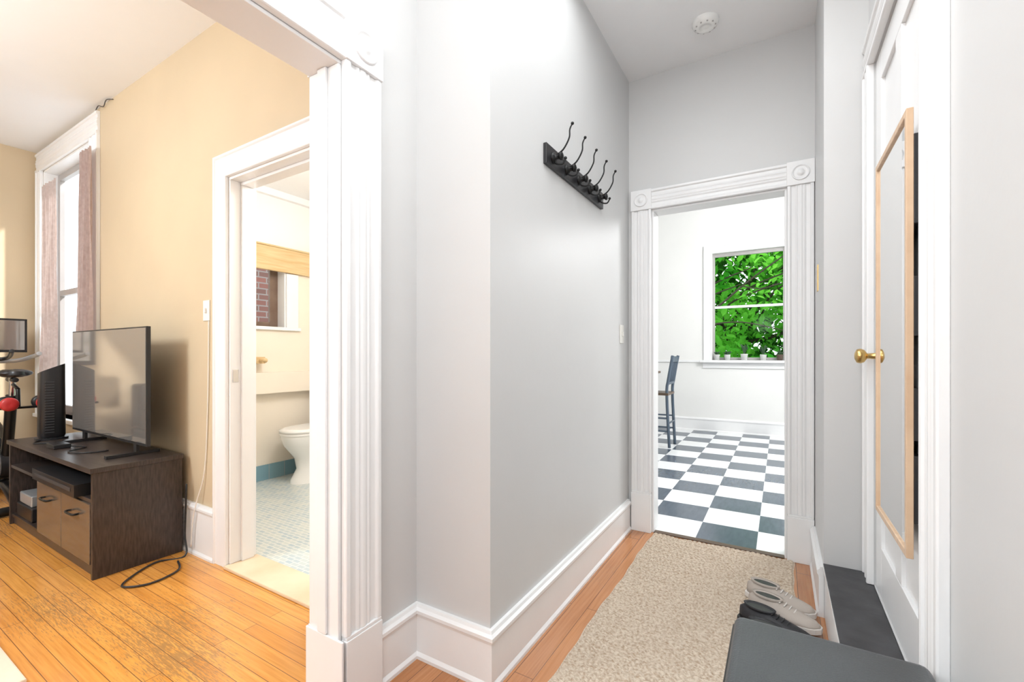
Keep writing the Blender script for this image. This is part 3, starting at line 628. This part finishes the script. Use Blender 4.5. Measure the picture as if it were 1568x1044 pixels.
# ---------------------------------------------------------------- shoes
def shoe(name,x,y,ang,up,sole,L=.27,z0=.0185):
    b=B(); n=16; seg=20
    def hw(s): return .030+.020*math.sin(min(1,s*1.0)*math.pi*.95)**.7+ .006*math.sin(s*math.pi*2-2)
    vs=[]; 
    for i in range(n+1):
        s=i/n; w=hw(s) if 0<i<n else .018
        w*= (1-max(0,(s-.85)/.15)**2*.55)*(1-max(0,(.1-s)/.1)**2*.3)
        h=.075 if s<.45 else .075-.038*((s-.45)/.55)**.8
        if s<.08: h=.06+.2*s
        if i==n: h=.028
        for k in range(seg):
            t=2*math.pi*k/seg; c=math.cos(t); q=math.sin(t)
            zz=.018+(h-.018)*max(0,q)**.8 if q>0 else .018
            vs.append((s*L-L/2, w*c*(1 if q<=0 else (1-.25*q)), zz))
    fs=[(i*seg+k,i*seg+(k+1)%seg,(i+1)*seg+(k+1)%seg,(i+1)*seg+k) for i in range(n) for k in range(seg)]
    fs+=[list(range(seg)),[n*seg+k for k in range(seg)][::-1]]
    b.add(vs,fs,up,True)
    o=[]
    for z in(0,.02):
        for i in range(n+1): 
            s=i/n; w=(hw(s) if 0<i<n else .02)+.004; w*=(1-max(0,(s-.85)/.15)**2*.5)
            o.append((s*(L+.01)-(L+.01)/2,w,z))
        for i in range(n,-1,-1):
            s=i/n; w=(hw(s) if 0<i<n else .02)+.004; w*=(1-max(0,(s-.85)/.15)**2*.5)
            o.append((s*(L+.01)-(L+.01)/2,-w,z))
    M=2*(n+1)
    b.add(o,[list(range(M)),[M+k for k in range(M)][::-1]]+[(k,(k+1)%M,M+(k+1)%M,M+k) for k in range(M)],sole)
    b.loft([(-L*.22,0,.070,.055,.026),(-L*.22,0,.082,.062,.031),(-L*.22,0,.080,.05,.022),(-L*.22,0,.0765,.048,.02)],up,24)
    b.loft([(-L*.22,0,.0775,.049,.021),(-L*.22,0,.0778,.049,.021)],BLK,24)
    for k in range(4):
        xx=-.01+k*.018; zz=.078-.007*k
        b.tube([(xx,-.02,zz-.006),(xx+.004,0,zz),(xx,.02,zz-.006)],.0028,sole,6,3)
    M4=Matrix.Translation((x,y,z0))@Matrix.Rotation(ang,4,'Z')
    b.make(name,M=M4)
a=math.radians(-15)
shoe('sneaker',.0,2.36,a,BEIGEF,SOLE); shoe('sneaker',.012,2.24,a,BEIGEF,SOLE)
shoe('loafer',-.015,2.12,a,BLKF,BLK); shoe('loafer',.01,2.0,a,BLKF,SILV)

# unseen glowing ceiling fixtures, added to go with the room fill lights
LAMP=mat('lamp_glass',(1,.97,.92),.3,emit=3)
def lamp(name,x,y,z):
    b=B(); b.lathe((x,y,z),(0,0,-1),[(.17,0),(.17,.02),(.15,.03)],CHROME); b.lathe((x,y,z-.03),(0,0,-1),[(.15,0),(.14,.04),(.10,.075),(.04,.09),(0,.092)],LAMP); b.make(name)
lamp('added_ceiling_lamp',-.4,-1.2,H); lamp('added_ceiling_lamp',-3.3,-.9,HL); lamp('added_ceiling_lamp',.9,4.8,3.4); lamp('added_ceiling_lamp',-2.3,2.1,2.68)
b=B(); b.box(-.78,.08,-.25,2.05,H-.03,H,WHITE); b.make('added_panel_housing',0.004)  # out-of-view housing, added around the hall's area fill
def point(name,loc,e,col=(1,1,1),r=.18):
    l=bpy.data.lights.new(name,'POINT'); l.energy=e; l.color=col; l.shadow_soft_size=r
    o=bpy.data.objects.new(name,l); o.location=loc; scene.collection.objects.link(o)
point('hall_fill',(-.42,-1.1,2.1),60,(.95,.98,1),.25)  # added fill behind the camera, no visible source
l=bpy.data.lights.new('hall_fill_area','AREA'); l.shape='RECTANGLE'; l.size=.8; l.size_y=2.2; l.energy=28; l.color=(.95,.98,1)  # area fill added above the hall to even out its walls
o=bpy.data.objects.new('hall_fill_area',l); o.location=(-.35,.9,H-.04); scene.collection.objects.link(o)
point('living_fill',(-3.3,-.9,2.2),142,(.88,.94,1),.3)  # added out-of-view fill for the living room
point('kitchen_fill',(.9,4.8,2.7),142,(.98,.99,1),.3)  # fill added in the kitchen, hidden above the door head
point('bath_fill',(-2.3,2.0,2.3),46,(.98,.98,1),.2)  # bathroom fill, added where the door jamb hides it
s=bpy.data.lights.new('sun','SUN'); s.energy=7; s.angle=.05; so=bpy.data.objects.new('sun',s); so.rotation_euler=(math.radians(-30),math.radians(35),0); scene.collection.objects.link(so)
w=bpy.data.worlds.new('world'); scene.world=w; w.use_nodes=True
w.node_tree.nodes['Background'].inputs[0].default_value=(.88,.95,1,1); w.node_tree.nodes['Background'].inputs[1].default_value=2.4

cam=bpy.data.cameras.new('camera'); co=bpy.data.objects.new('camera',cam); scene.collection.objects.link(co)
co.location=(0,0,1.15); co.rotation_euler=(math.radians(90),0,math.radians(30.87))
cam.sensor_width=36; cam.lens=36*686/1568; cam.shift_y=21/1568; cam.clip_start=.02
scene.camera=co
